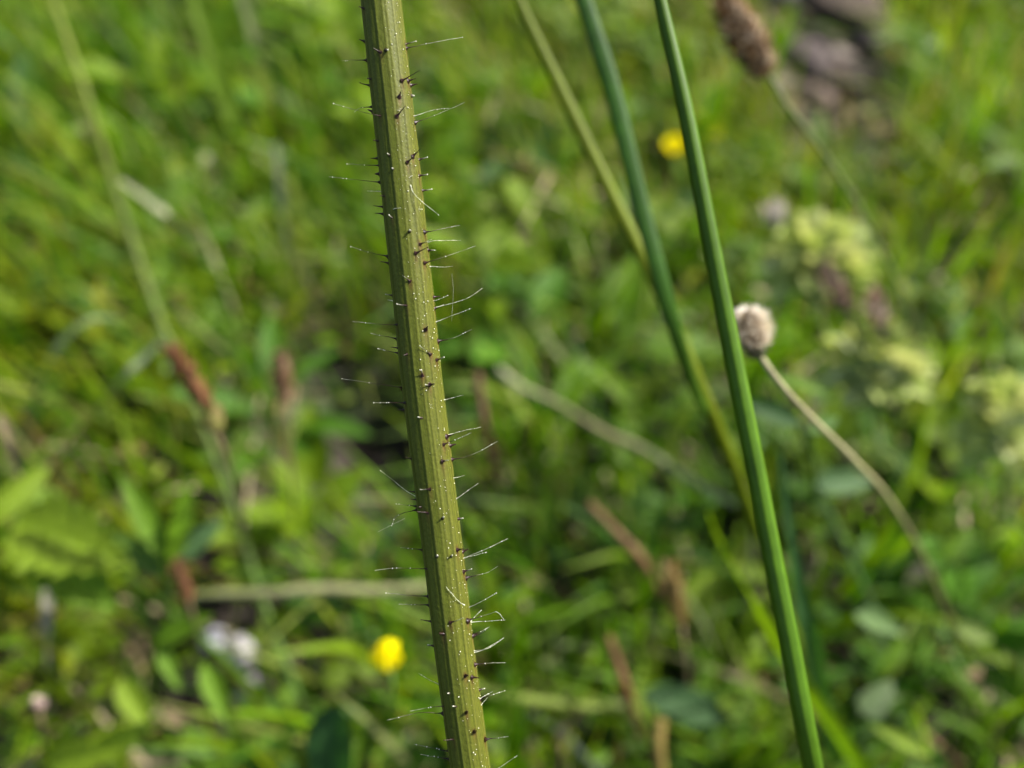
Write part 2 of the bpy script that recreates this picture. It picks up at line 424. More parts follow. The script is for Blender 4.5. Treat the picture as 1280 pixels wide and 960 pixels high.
LANDMARKS = [(70, 60, 'upper slender pale stalk'), (270, 90, 'upright bright green blade'), (352, 235, 'short pale grey green blade'), (210, 275, 'pale slanting dry blade'), (90, 420, 'arching pale blade'),
  (160, 470, 'grey green blade'), (238, 470, 'reddish brown spikelet'), (355, 480, 'faded tan spikelet'), (470, 550, 'dark gap by the stem'), (85, 680, 'lime toothed leaf'), (30, 600, 'tan dead blade'),
  (210, 650, 'narrow upright leaves'), (230, 730, 'small rusty spikelet'), (320, 742, 'level pale straw'), (300, 830, 'pale grey stone'), (60, 760, 'upright grey stalk'), (50, 880, 'tiny pinkish flower'),
  (418, 930, 'dark rounded leaf'), (490, 812, 'half closed buttercup'), (480, 60, 'top of the bristly stem'), (510, 300, 'upper bristly stem'), (545, 600, 'middle of the bristly stem'), (585, 930, 'foot of the bristly stem'),
  (605, 500, 'dark brown upright stalk'), (625, 465, 'whitish straw tip'), (750, 535, 'long pale straw'), (770, 665, 'reddish brown stalk'), (772, 835, 'short rusty stalk'), (845, 740, 'ochre sedge spikelet'), (860, 885, 'large dark oval leaf'),
  (670, 50, 'top of the yellow green stem'), (790, 300, 'yellow green stem'), (740, 60, 'dark blue green stem'), (843, 180, 'upper yellow buttercup'), (890, 300, 'upper rush stem'), (960, 660, 'middle of the rush stem'), (1005, 920, 'foot of the rush stem'),
  (930, 45, 'plantain head'), (1015, 80, 'bare soil patch'), (1040, 210, 'plantain stalk'), (973, 268, 'whitish withered flower'), (1022, 335, 'upper pale flower head'), (1092, 462, 'middle pale flower head'), (1255, 530, 'pale flower head at the edge'),
  (940, 410, 'round dried flower head'), (1050, 560, 'tan dried flower stalk'), (1200, 850, 'lower dried flower stalk'), (1060, 605, 'oval leaf by the rush'), (1100, 780, 'scattered oval leaves'), (1140, 925, 'narrow lime leaf in the corner'),
  (945, 760, 'lime blade'), (1270, 60, 'top right corner'), (20, 20, 'top left corner'), (1270, 760, 'right edge'), (700, 900, 'yellow green lying stalk')]
USED = set()
def project(p):
    v = Vector(p) - CAM; z = v.dot(F); return W / 2 + v.dot(R) / z * FPX, H / 2 - v.dot(U) / z * FPX
def neighbour(kind, p):
    x, y = project(p)
    for d, lx, ly, nm in sorted((math.hypot(x - a, y - b), a, b, nm) for a, b, nm in LANDMARKS):
        dx, dy = x - lx, y - ly
        rel_ = ('right of' if dx > 0 else 'left of') if abs(dx) > abs(dy) else ('below' if dy > 0 else 'above')
        if nm.endswith(('corner', 'edge')): rel_ = 'near'
        if (kind, nm, rel_) not in USED:
            USED.add((kind, nm, rel_)); return rel_ + ' the ' + nm
    return 'in the meadow'
def spots(n, tries=60, dmin=.03, seed=1):
    """places in the meadow, evenly spread over what the camera sees"""
    g = random.Random(seed); pts = []
    for _ in range(n * tries):
        p = gnd(g.uniform(-20, 1300), g.uniform(30, 990), .03)
        if p.y > 1.2: continue
        if not keep(np.array([p.x]), np.array([p.y]))[0]: continue
        if all((p.x - q.x) ** 2 + (p.y - q.y) ** 2 > dmin ** 2 for q in pts): pts.append(p)
        if len(pts) >= n: break
    return pts
g = random.Random(5)
for i, p in enumerate(spots(46, dmin=.04, seed=2)):
    z = float(gh(p.x, p.y))
    t = empty('grass_tuft', (p.x, p.y, z), 'blurred clump of arching green grass ' + neighbour('g', p), 'grass clump', 'grass clumps in the meadow')
    for k in range(g.randint(7, 10)):
        s = g.uniform(.06, .12)
        M = Matrix.Translation((g.uniform(-.008, .008), g.uniform(-.008, .008), -.002)) @ Matrix.Rotation(g.uniform(0, 6.283), 4, 'Z') @ Matrix.Rotation(g.uniform(-.2, .3), 4, 'X') @ Matrix.Diagonal((s * g.uniform(.7, 1.2), s, s, 1))
        link('blade', g.choice(BLADES), t, None, M)
for i, p in enumerate(spots(40, dmin=.035, seed=3)):
    z = float(gh(p.x, p.y))
    t = empty('clover_plant', (p.x, p.y, z), 'blurred low three leaved clover ' + neighbour('c', p), 'clover', 'clover plants in the meadow')
    for k in range(g.randint(5, 8)):
        s = g.uniform(.008, .014) * (1 + .5 * min(1, max(0, (p.y - .15) / .5))); hgt = s * g.uniform(2.4, 3.2)
        M = Matrix.Translation((g.uniform(-.022, .022), g.uniform(-.022, .022), hgt)) @ Matrix.Rotation(g.uniform(0, 6.283), 4, 'Z') @ Matrix.Rotation(g.uniform(-.4, .4), 4, 'X') @ Matrix.Rotation(g.uniform(-.4, .4), 4, 'Y') @ Matrix.Scale(s, 4)
        link('leaf', g.choice(CLOVER), t, None, M)
for i, p in enumerate(spots(44, dmin=.04, seed=4)):
    z = float(gh(p.x, p.y))
    st = g.uniform(.02, .06); bi = g.randrange(len(LEAVES)); base = LEAVES[bi]
    kind_ = ['narrow', 'oval', 'spoon shaped', 'narrow', 'oval'][bi % 5]
    t = empty('leafy_herb', (p.x, p.y, z), 'blurred herb with ' + kind_ + ' green leaves ' + neighbour('h' + kind_, p), 'herb', 'leafy herbs in the meadow')
    for k in range(g.randint(6, 9)):
        s = g.uniform(.022, .042) * (1 + .6 * min(1, max(0, (p.y - .15) / .5)))
        M = Matrix.Translation((0, 0, st * g.random())) @ Matrix.Rotation(k * 2.4 + g.uniform(-.4, .4), 4, 'Z') @ Matrix.Rotation(g.uniform(.1, .8), 4, 'X') @ Matrix.Rotation(g.uniform(-.4, .4), 4, 'Y') @ Matrix.Translation((0, .25 * s, 0)) @ Matrix.Scale(s, 4)
        link('leaf', base, t, None, M)
    link('stem', tube('stem', [(0, 0, -.004), (.001, .001, st * .5), (0, 0, st + .003)], [.0011, .0007], 6, 6, (0, 1, 0), C=(.08, .12, .03)), t, M_STALK)

# ------------------------------------------------------------------ helpers for the plants that stand out
def root_of(pts): return pts[-1]
def rel(pts, base): return [Vector(p) - Vector(base) for p in pts]
def path(*pp):
    """(px, py, depth) ... ; a last entry (px, py) alone runs into the ground there"""
    out = []
    for q in pp:
        out.append(at(*q) if len(q) == 3 else gnd(q[0], q[1], -.003))
    return out

def stalk_thing(name, pts, rad, label, cat, C, part=None, mat=None, n=40, k=10, flut=0, group=None, squash=1.0, nf=6):
    """an Empty at the foot of the stalk with the stalk as its part, or a bare mesh when part is None"""
    base = pts[-1]
    me = tube(part or name, rel(pts, base), rad, n, k, -F, flut, nf, C, squash)
    if part is None:
        o = link(name, me, None, mat or M_STALK); o.location = base
        return tag(o, label, cat, group)
    t = empty(name, base, label, cat, group)
    link(part, me, t, mat or M_STALK)
    return t
def blade_thing(name, pts, width, label, cat, C, fold=.3, hint=None, mat=None, n=40):
    base = pts[-1]
    o = link(name, blade(name, rel(pts, base), width, n, hint, fold, C), None, mat or M_GRASS); o.location = base
    return tag(o, label, cat)

# ------------------------------------------------------------------ the hairy stem
D = FOCUS
ctr = [(452, -250), (464, -120), (476, 0), (496, 180), (513, 340), (530, 500), (550, 660), (569, 820), (588, 960), (612, 1130)]
stem_pts = [at(x, y, D) for x, y in ctr] + path((650, 1330, D * 1.25), (720, 1600, D * 1.9), (770, 1500))
stem_w = [20, 46, 50.5, 51.5, 51.5, 51.5, 50.5, 50, 49.5, 50, 50, 50, 50]
def build_stem():
    base = stem_pts[-1]
    n, k = 560, 144
    P = spline(rel(stem_pts, base), n); T, A, B = frames(P, -F)
    # parameter along the axis for radius
    ap = np.array([tuple(p - base) for p in stem_pts]); cum = np.concatenate([[0], np.cumsum(np.linalg.norm(np.diff(ap, axis=0), axis=1))])
    s = np.linspace(0, cum[-1], n)
    r = np.interp(s, cum, np.array(stem_w) * .5) * PX
    th = np.arange(k) / k * 2 * math.pi
    g = np.random.default_rng(3)
    fl = np.zeros(k)
    for f_, a_, p_ in ((13, .007, .7), (21, .006, 2.1), (34, .0045, 4.0), (7, .005, 1.1)):
        fl += a_ * np.cos(f_ * th + p_)
    wob = .010 * np.sin(s[:, None] * 420 + 3 * th[None, :]) + .006 * np.sin(s[:, None] * 1100 + 5 * th[None, :])
    rr = r[:, None] * (1 + fl[None, :] + wob * .6)
    V = P[:, None, :] + rr[..., None] * (np.cos(th)[None, :, None] * A[:, None, :] + np.sin(th)[None, :, None] * B[:, None, :])
    # pigment: olive ridges, darker green furrows, a yellower sun-side flank, partly painted light
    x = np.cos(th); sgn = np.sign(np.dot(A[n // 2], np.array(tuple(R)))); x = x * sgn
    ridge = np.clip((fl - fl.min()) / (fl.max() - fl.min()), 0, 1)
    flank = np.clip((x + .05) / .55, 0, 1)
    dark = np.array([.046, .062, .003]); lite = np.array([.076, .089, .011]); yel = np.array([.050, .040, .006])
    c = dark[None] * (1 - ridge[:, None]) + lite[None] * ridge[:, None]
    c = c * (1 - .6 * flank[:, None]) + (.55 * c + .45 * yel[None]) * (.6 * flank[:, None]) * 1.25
    fine = 1 + .10 * g.normal(0, 1, k)
    c = c * np.clip(fine, .75, 1.3)[:, None]
    streak = 1 + .10 * np.sin(s[:, None] * 160 + 9 * np.sin(th[None, :] * 5) + th[None, :] * 3) + .05 * g.normal(0, 1, (n, k))
    C = c[None, :, :] * streak[..., None]
    # brown-red flush running down from the feet of the bristles
    flat = V + np.array(tuple(base))
    for b in BASES:
        bw = np.array(tuple(b)); d = flat - bw
        al = (d * T[:, None, :]).sum(-1); dist2 = (d ** 2).sum(-1) - al ** 2
        m = np.exp(-dist2 / (2 * (2.0 * PX) ** 2)) * np.where(al > 0, np.exp(-al / (8 * PX)), np.exp(al / (1.6 * PX)))
        m = np.clip(m * .8, 0, .8)[..., None]
        C = C * (1 - m) + np.array([.075, .022, .012]) * m
    V = V.reshape(-1, 3); C = C.reshape(-1, 3)
    i = np.arange(n - 1)[:, None] * k; j = np.arange(k)[None, :]; j2 = (j + 1) % k
    Q = np.stack([i + j, i + j2, i + k + j2, i + k + j], -1).reshape(-1, 4)
    V = np.vstack([V, P[:1]]); C = np.vstack([C, C[:1]])
    Tr = np.stack([np.full(k, n * k), (np.arange(k) + 1) % k, np.arange(k)], -1)
    t = empty('bristly_stem', base, 'tall olive ribbed stem with dark based bristles, sharp in front of the meadow', 'plant stem')
    link('stem', mesh_np('stem', V, Q, C, Tr), t, M_STEM)
    return t, base
cx = np.array([c[0] for c in ctr]); cy = np.array([c[1] for c in ctr])
def stem_center(py):
    return np.interp(py, cy, cx)
def stem_half(py): return float(np.interp(py, cy, stem_w[:10])) / 2

# bristles read off the photograph: origin of a 240 px wide window, then base .. tip in 1280 px window units;
# d = dark based with a pale tip, s = short dark, w = pale hair, g = short with a bead at its tip
BR = {
 (400, 0): ["s 300,62 258,42", "s 290,278 262,262", "d 308,402 145,405", "s 348,530 318,522", "s 322,570 268,552", "d 350,712 270,720 230,748", "s 338,748 318,730",
   "d 405,775 350,760 90,690", "s 395,940 358,935", "s 405,352 355,320", "g 440,335 452,332", "s 515,775 570,705", "s 530,645 538,610", "d 590,322 640,308 950,248",
   "g 572,296 640,275", "s 550,540 665,468", "s 590,540 640,522", "s 615,570 650,558", "g 610,640 626,638", "d 640,820 740,780 965,682", "w 640,775 760,735 862,722"],
 (400, 160): ["s 390,88 358,82", "s 378,202 335,202", "d 395,250 180,240", "s 390,306 370,305", "d 390,362 270,348 60,325", "w 400,424 315,420", "s 440,458 400,450", "s 422,527 355,517",
   "s 420,575 365,567", "d 450,857 330,828 205,792", "s 458,902 402,890", "g 465,185 450,170", "g 488,276 482,268", "s 585,228 600,212 625,190", "s 622,188 670,138", "g 485,608 460,580",
   "g 597,690 600,680", "s 640,835 720,795", "d 670,775 745,742", "w 440,558 520,535 680,542", "w 605,385 640,455 790,580", "g 672,212 715,195", "g 665,318 715,310", "g 692,418 745,408",
   "d 700,695 800,676 930,650", "w 735,762 770,750 940,748", "g 722,815 765,815", "d 700,900 900,835 1040,785", "w 745,925 885,922"],
 (420, 320): ["g 375,264 330,255", "w 375,300 345,292", "d 415,458 320,455 110,437", "d 400,552 310,530 230,515", "s 418,612 368,608", "d 415,648 350,635 280,618", "d 440,880 390,870 40,818",
   "d 495,172 445,130", "g 477,332 405,320", "s 480,650 450,662", "s 600,490 610,470", "d 635,658 600,630 555,595", "g 577,797 570,760", "s 627,858 655,852", "s 650,275 690,270",
   "w 660,300 750,262", "g 672,350 715,328", "w 690,345 860,285 975,215", "w 680,442 820,382 905,348", "d 695,568 800,540 905,490", "g 675,693 720,675", "w 725,960 780,945 850,928"],
 (440, 480): ["d 360,125 260,124 145,125", "s 352,172 300,172", "s 405,500 360,490", "w 430,755 360,710 190,578", "s 420,720 385,716", "s 435,770 395,768", "d 430,815 295,800", "s 470,820 445,820",
   "s 505,858 435,852", "g 465,228 440,220", "g 520,10 490,5", "d 520,700 450,703", "g 605,895 612,885", "s 635,350 680,335", "d 615,405 720,360 795,325", "w 648,340 770,305 860,287",
   "s 665,410 690,402", "d 605,515 650,505", "d 675,505 800,470 970,382", "w 690,628 750,610", "w 705,765 842,662", "g 710,900 740,895", "d 435,835 300,880 265,945"],
 (460, 640): ["d 360,253 215,238", "d 400,378 190,375 45,390", "d 405,562 260,556 120,540", "d 405,620 205,615", "s 425,730 355,718", "g 440,893 400,885", "g 557,295 562,288", "g 460,296 462,288",
   "s 600,252 635,245", "d 550,735 640,705", "s 500,812 475,805", "w 645,622 590,580 520,498", "w 650,310 800,240 930,178", "w 645,310 795,268", "g 640,398 690,380", "d 665,440 780,405 865,362",
   "w 680,635 855,540", "d 668,725 800,680 860,665 905,715", "w 690,730 755,655", "d 715,825 760,790 810,765", "w 715,925 800,908 905,840", "s 640,265 665,248", "w 690,735 830,725 915,720"],
 (480, 780): ["s 400,65 370,65", "s 335,145 290,142", "w 365,405 230,330", "d 405,548 350,550 175,580", "d 400,597 240,592 20,640", "g 440,460 425,462", "s 470,768 400,775", "d 430,845 405,845 200,800",
   "d 435,900 245,868", "g 485,550 460,548", "s 550,590 556,582", "s 545,345 560,342", "s 590,355 630,358", "s 605,718 614,712", "d 610,85 650,60 700,20", "w 625,190 680,165 800,90",
   "d 610,270 700,262 810,258", "g 640,440 670,430", "w 640,500 725,450", "d 645,500 690,480 805,445", "w 655,540 690,490", "d 675,770 740,762 830,750", "w 700,985 765,960 885,880"],
}
BASES = []; BRISTLES = []
gb = random.Random(77)
for (ox, oy), rows in BR.items():
    for row in rows:
        kind, *pts = row.split()
        pp = [tuple(map(float, q.split(','))) for q in pts]
        pp = [(ox + a * .1875, oy + b * .1875) for a, b in pp]
        BRISTLES.append((kind, pp))
def place_bristle(kind, pp):
    bx, by = pp[0]
    c, hw = stem_center(by), stem_half(by)
    u = max(-.995, min(.995, (bx - c) / hw))
    dz = math.sqrt(1 - u * u) * hw * PX
    lying = kind == 'w' and abs(u) < .93 and all(abs(q[0] - stem_center(q[1])) < stem_half(q[1]) * 1.02 for q in pp[:2])
    P = [at(c + u * hw * .97, by, D - dz * .97)]
    reach = math.hypot(pp[-1][0] - bx, pp[-1][1] - by)
    out = math.sqrt(1 - u * u)
    for i, q in enumerate(pp[1:], 1):
        f = i / (len(pp) - 1)
        back = gb.uniform(-.25, .25) * reach * PX * f if abs(u) > .9 else 0
        dep = D - dz - out * f * min(max(reach * .5, 5), 14) * PX * (1 if not lying else .35) + back
        uq = (q[0] - stem_center(q[1])) / stem_half(q[1])
        if abs(uq) < 1.03: dep = min(dep, D - math.sqrt(max(0, 1 - uq * uq)) * stem_half(q[1]) * PX - 1.2 * PX)   # clear of the skin
        P.append(at(q[0], q[1], dep))
    return P, reach
for kind, pp in BRISTLES:
    P, reach = place_bristle(kind, pp)
    if kind in 'ds' or (kind == 'g' and reach > 6): BASES.append(P[0])
STEM, stem_base = build_stem()
MAROON = np.array([.022, .006, .004]); PALE = np.array([.62, .64, .46]); MID = np.array([.10, .085, .04])
gb = random.Random(77)
def bead(name, c, r, col, seed=0):
    n, k = 6, 8
    t = np.linspace(0, math.pi, n); a = np.arange(k) / k * 2 * math.pi
    V = np.stack([np.sin(t)[:, None] * np.cos(a), np.sin(t)[:, None] * np.sin(a), np.cos(t)[:, None] + 0 * a], -1).reshape(-1, 3) * r + np.array(tuple(c))
    i = np.arange(n - 1)[:, None] * k; j = np.arange(k)[None, :]
    Q = np.stack([i + j, i + (j + 1) % k, i + k + (j + 1) % k, i + k + j], -1).reshape(-1, 4)
    return V, Q, np.tile(np.array(col), (len(V), 1))
for kind, pp in BRISTLES:
    P, reach = place_bristle(kind, pp)
    P = [p - stem_base for p in P]
    n = 16; L = reach
    Ps = spline(P, n) if len(P) > 2 else np.array([tuple(P[0].lerp(P[1], f)) for f in np.linspace(0, 1, n)])
    # slight kinks so that no hair is ruler straight
    kick = np.array([[gb.gauss(0, 1) for _ in range(3)] for _ in range(n)]); kick = np.cumsum(kick, 0); kick -= np.linspace(0, 1, n)[:, None] * kick[-1]
    Ps = Ps + kick * PX * .16 * min(1, L / 25)
    t = np.linspace(0, 1, n); sp = t * L
    foot = {'d': 4.3, 's': 3.4, 'g': 2.7, 'w': .8}[kind] * gb.uniform(.7, 1.2) * (.78 if abs(pp[0][0] - stem_center(pp[0][1])) < .8 * stem_half(pp[0][1]) else 1)
    fil = {'d': .37, 's': .62, 'g': .55, 'w': .38}[kind]
    r = (fil * (1 - .45 * t) + foot * .62 * np.exp(-sp / 1.5) + foot * .25 * np.exp(-sp / 4.5)) * PX
    if kind == 'w': col = PALE[None] * np.ones((n, 1)) * gb.uniform(.7, 1.05)
    else:
        dk = {'d': min(L * .45, 14), 's': L * .95, 'g': L * .7}[kind]
        f = np.clip((sp - dk * .6) / max(dk * .9, 1), 0, 1)[:, None]
        col = MAROON * (1 - f) + (PALE * gb.uniform(.55, 1)) * f
        leftward = pp[-1][0] < pp[0][0]  # left hairs stay dark longer: the stem's shadow side put into their colour
        if kind == 'd' and leftward:
            f = np.clip((t - .45) / .5, 0, 1)[:, None]; col = MAROON * (1 - f) + PALE * .6 * f
        elif kind == 'd':
            f2 = np.clip((t - .25) / .6, 0, 1)[:, None]; thin = np.array([.16, .15, .07]) * (1 - f2) + PALE * f2; col = MAROON * (1 - f) + thin * f
        if kind == 's': col = MAROON * (1 - f * .4) + MID * f * .4
    if kind in 'dw': col = col * np.array([gb.choice([.45, .7, 1, 1.2]) for _ in range(n)])[:, None]; r = r * np.array([1] * 5 + [gb.uniform(.65, 1.25) for _ in range(n - 5)])  # random tone steps paint sparkle along the long hairs
    P2 = Ps; T, A, B = frames(P2, -F); k = 7
    th = np.arange(k) / k * 2 * math.pi
    V = (P2[:, None, :] + r[:, None, None] * (np.cos(th)[None, :, None] * A[:, None] + np.sin(th)[None, :, None] * B[:, None])).reshape(-1, 3)
    i = np.arange(n - 1)[:, None] * k; j = np.arange(k)[None, :]
    Q = np.stack([i + j, i + (j + 1) % k, i + k + (j + 1) % k, i + k + j], -1).reshape(-1, 4)
    C = np.repeat(col, k, 0)
    Vs, Qs, Cs = [V], [Q], [C]; off = len(V)
    if kind == 'g':
        v, q, c = bead('b', P2[-1], gb.uniform(.55, .85) * PX, (.75, .73, .6)); Vs.append(v); Qs.append(q + off); Cs.append(c); off += len(v)
    elif kind == 's' and gb.random() < .5:
        v, q, c = bead('b', P2[-1], .85 * PX, MAROON * 1.2); Vs.append(v); Qs.append(q + off); Cs.append(c); off += len(v)
    elif kind in 'dw' and L > 18:                       # tiny droplets strung on the long hairs
        for _ in range(gb.randint(1, 4)):
            v, q, c = bead('b', P2[gb.randint(n // 3, n - 1)], gb.uniform(.45, .7) * PX, (.75, .76, .62)); Vs.append(v); Qs.append(q + off); Cs.append(c); off += len(v)
    link('bristle', mesh_np('bristle', np.vstack(Vs), np.vstack(Qs), np.vstack(Cs)), STEM, M_HAIR)
# pale gland beads speckled over the sunny flank
gs = random.Random(21); Vs, Qs, Cs = [], [], []; off = 0
for _ in range(300):
    py = gs.uniform(-30, 990); u = gs.choice([gs.gauss(.36, .14), gs.gauss(.84, .09), gs.uniform(-.2, .98)])
    u = max(-.5, min(.985, u)); c, hw = stem_center(py), stem_half(py)
    dz = math.sqrt(1 - u * u) * hw * PX * 1.005
    rb = PX * gs.choice([.25, .3, .33, .36, .42, .45, .7])
    v, q, cc = bead('b', at(c + u * hw, py, D - dz) - stem_base, rb, (.75, .72, .55)); Vs.append(v); Qs.append(q + off); Cs.append(cc); off += len(v)
o = link('gland_beads', mesh_np('gland_beads', np.vstack(Vs), np.vstack(Qs), np.vstack(Cs)), STEM, M_SPECK); o['kind'] = 'stuff'
# loose white threads caught on the hairs
for pp, lab in (([(564.9, 342), (566.6, 365), (564.4, 401.6)], 'upright'), ([(472, 665), (490, 656), (506, 648)], 'slant')):
    pts = [at(x, y, D - .001) - stem_base for x, y in pp]
    link('spider_thread', tube('spider_thread', pts, [.13 * PX], 14, 5, -F, C=PALE * .6), STEM, M_HAIR)

# ------------------------------------------------------------------ tall stems beside it
dr = .104
rush = path((790, -190, dr * .98), (806, -90, dr * .99), (825, 0, dr), (855, 130, dr), (885, 285, dr), (921, 470, dr), (947, 600, dr), (968, 710, dr), (990, 820, dr), (1016, 960, dr * 1.03), (1050, 1130, dr * 1.3), (1090, 1300, dr * 1.9), (1110, 1330))
rw = FPX and [(w_ * dr / FPX / 2) for w_ in (11, 20, 24, 25, 26, 27, 27.5, 27, 25, 20, 21, 22, 22)]
stalk_thing('rush_stem', rush, rw, 'smooth dark green rush stem with a bright edge, beside the bristly stem', 'rush stem', [(.040, .086, .004), (.038, .088, .003), (.040, .090, .003)], None, M_RUSH, 90, 36, .02, None, 1.0, 9)
db, dy_ = .142, .158
yp = path((600, -120, dy_), (648, 0, dy_), (700, 110, dy_), (765, 245, dy_), (820, 355, dy_), (868, 465, dy_), (915, 580, dy_ * 1.08), (955, 690, dy_ * 1.3), (1020, 870, dy_ * 1.7), (1050, 960))
t = stalk_thing('tall_grass', yp, [q * dy_ / FPX / 2 for q in (8, 17, 17, 17, 18, 20, 19, 19, 19)], 'tall yellow green grass stem with a dark green leaf, left of the rush', 'grass stem',
    [(.072, .100, .001), (.074, .098, .001), (.066, .100, .001), (.064, .108, .001), (.060, .108, .001)], 'stem', M_STALK, 70, 16, 0, None, .7)
lp = path((690, -150, db), (727, -10, db), (765, 110, db), (797, 240, db), (826, 350, db), (848, 425, db * 1.03), (868, 485, dy_ * .99), (885, 520, dy_ * 1.02))
o = link('leaf', tube('leaf', rel(lp, yp[-1]), [q * db / FPX / 2 for q in (11, 20, 22, 22, 22, 20, 18, 13)], 60, 16, -F, 0, 6, [(.016, .052, .003), (.015, .050, .003), (.018, .056, .003), (.035, .080, .003)], .35), t, M_STALK)
o['label'] = 'dark green leaf'
dl = .2
blade_thing('tall_grass', path((885, 640, dl * .98), (905, 690, dl), (945, 760, dl), (985, 830, dl * 1.05), (1030, 900, dl * 1.1), (1080, 970, dl * 1.2), (1130, 1060)),
            [4 * dl / FPX] + [30 * dl / FPX] * 3 + [24 * dl / FPX] * 2, 'bright lime grass blade low beside the foot of the rush', 'grass blade', [(.12, .18, .006), (.10, .18, .006), (.075, .16, .008)], .4, U)
dk_ = .19
blade_thing('tall_grass', path((975, 560, dk_), (985, 640, dk_), (1000, 740, dk_), (1020, 840, dk_ * 1.1), (1045, 980)), [4 * dk_ / FPX] + [26 * dk_ / FPX] * 3 + [20 * dk_ / FPX], 'broad dark green blade just behind the rush stem', 'grass blade', [(.03, .085, .02), (.04, .1, .016)], .4)
da = .335
stalk_thing('grass_culm', path((40, -120, da), (65, -5, da), (108, 120, da), (150, 255, da * 1.03), (200, 400, da * 1.02), (245, 510, da), (290, 630, da * .98), (335, 770, da * .93), (390, 910, da * .9), (425, 990)),
            [3.5 * da / FPX, 5 * da / FPX, 4.5 * da / FPX, 4.2 * da / FPX, 4 * da / FPX], 'slender pale grass stalk leaning across the left of the meadow', 'grass stalk', [(.095, .12, .008), (.08, .105, .02), (.05, .08, .015), (.035, .08, .006)], None, M_STALK, 60, 10)

# grass blades and straws that read singly in the blur
def px_blade(pts, w, label, C, name='tall_grass', cat='grass blade', mat=None, hint=None, fold=.3):
    d0 = pts[0][2]; w = [q * d0 / FPX for q in w]
    return blade_thing(name, path(*pts), w, label, cat, C, fold, hint or (0, -.3, 1), mat)
px_blade([(236, -30, .42), (258, 40, .42), (285, 120, .43), (305, 190, .45), (315, 250)], [10, 24, 26, 20, 12], 'upright bright green blade near the top of the pale stalk', [(.10, .17, .008)])
px_blade([(290, -40, .44), (312, 20, .44), (330, 90, .46), (340, 160)], [10, 18, 18, 10], 'pale upright blade beside the bright green blade', [(.14, .17, .06)])
px_blade([(345, 180, .4), (352, 230, .4), (356, 290, .42), (360, 350)], [6, 16, 16, 10], 'short pale grey green blade standing below the bright blade', [(.17, .19, .12)])
px_blade([(150, 225, .34), (185, 250, .34), (230, 285, .36), (280, 330)], [6, 16, 14, 10], 'pale dry blade slanting down from the slender stalk', [(.2, .21, .12)], mat=M_DRY)
px_blade([(150, 400, .28), (118, 398, .27), (85, 420, .27), (55, 470, .29), (45, 520)], [6, 18, 22, 18, 10], 'arching pale green blade bowed over at the left edge', [(.13, .18, .07)])
px_blade([(205, 425, .27), (180, 448, .27), (145, 485, .28), (118, 530)], [8, 20, 20, 10], 'grey green blade pointing up to the brown spikelet', [(.14, .18, .10)])
px_blade([(0, 520, .25), (15, 560, .25), (28, 610, .27), (40, 680)], [10, 14, 14, 10], 'tan dead blade standing at the left edge', [(.16, .12, .07)], mat=M_DRY)
px_blade([(62, 680, .25), (60, 740, .255), (60, 800, .26), (62, 850)], [10, 19, 19, 14], 'upright grey stalk under the toothed leaf', [(.19, .18, .13)], 'dry_straw', 'dry stalk', M_DRY)
def straw(pts, w, label, C, name='dry_straw', cat='straw'):
    P = path(*pts); d0 = pts[0][2]; base = P[-1]
    o = link(name, tube(name, rel(P, base), [q * d0 / FPX / 2 for q in w], 30, 8, -F, C=C), None, M_DRY); o.location = base
    return tag(o, label, cat)
straw([(205, 752, .305), (260, 743, .303), (330, 742, .30), (395, 736, .30), (470, 738, .30), (560, 731, .303)], [6, 10, 12, 12, 11, 9], 'level pale straw passing behind the lower bristly stem', [(.13, .15, .06), (.19, .19, .09), (.20, .20, .09)])
straw([(520, 828, .275), (570, 852, .275), (630, 870, .275), (700, 880, .278), (790, 890, .285)], [8, 13, 15, 12, 6], 'yellow green stalk lying low behind the foot of the bristly stem', [(.10, .14, .02), (.10, .13, .02)])
straw([(622, 462, .345), (652, 484, .345), (700, 506, .347), (750, 538, .345), (800, 560, .34), (860, 598, .335), (920, 632, .335)], [12, 7, 7, 9, 10, 10, 6], 'long pale straw with a whitish tip slanting behind the yellow blade', [(.22, .24, .13), (.15, .15, .07), (.16, .13, .07), (.13, .16, .075), (.13, .17, .085)])
straw([(735, 628, .29), (765, 660, .29), (805, 705, .295), (830, 760)], [10, 14, 12, 8], 'reddish brown stalk below the long pale straw', [(.12, .066, .03)], 'brown_straw', 'dry stalk')
straw([(760, 795, .27), (772, 830, .27), (785, 868, .275), (800, 930)], [10, 14, 12, 8], 'short rusty brown stalk low between the two tall stems', [(.11, .05, .022)], 'brown_straw', 'dry stalk')
straw([(597, 465, .27), (602, 505, .27), (608, 545, .28), (620, 620)], [10, 13, 14, 10], 'dark brown upright stalk close right of the bristly stem', [(.075, .036, .02)], 'brown_straw', 'dry stalk')
straw([(660, 890, .285), (705, 918, .285), (755, 972, .285), (800, 1010)], [5, 9, 10, 8], 'pale grey straw in the grass at the bottom edge', [(.2, .22, .15)])
straw([(825, 900, .24), (822, 940, .24), (830, 1000, .25)], [16, 18, 14], 'short ochre stalk at the bottom edge', [(.16, .12, .03)], 'dry_straw', 'dry stalk')

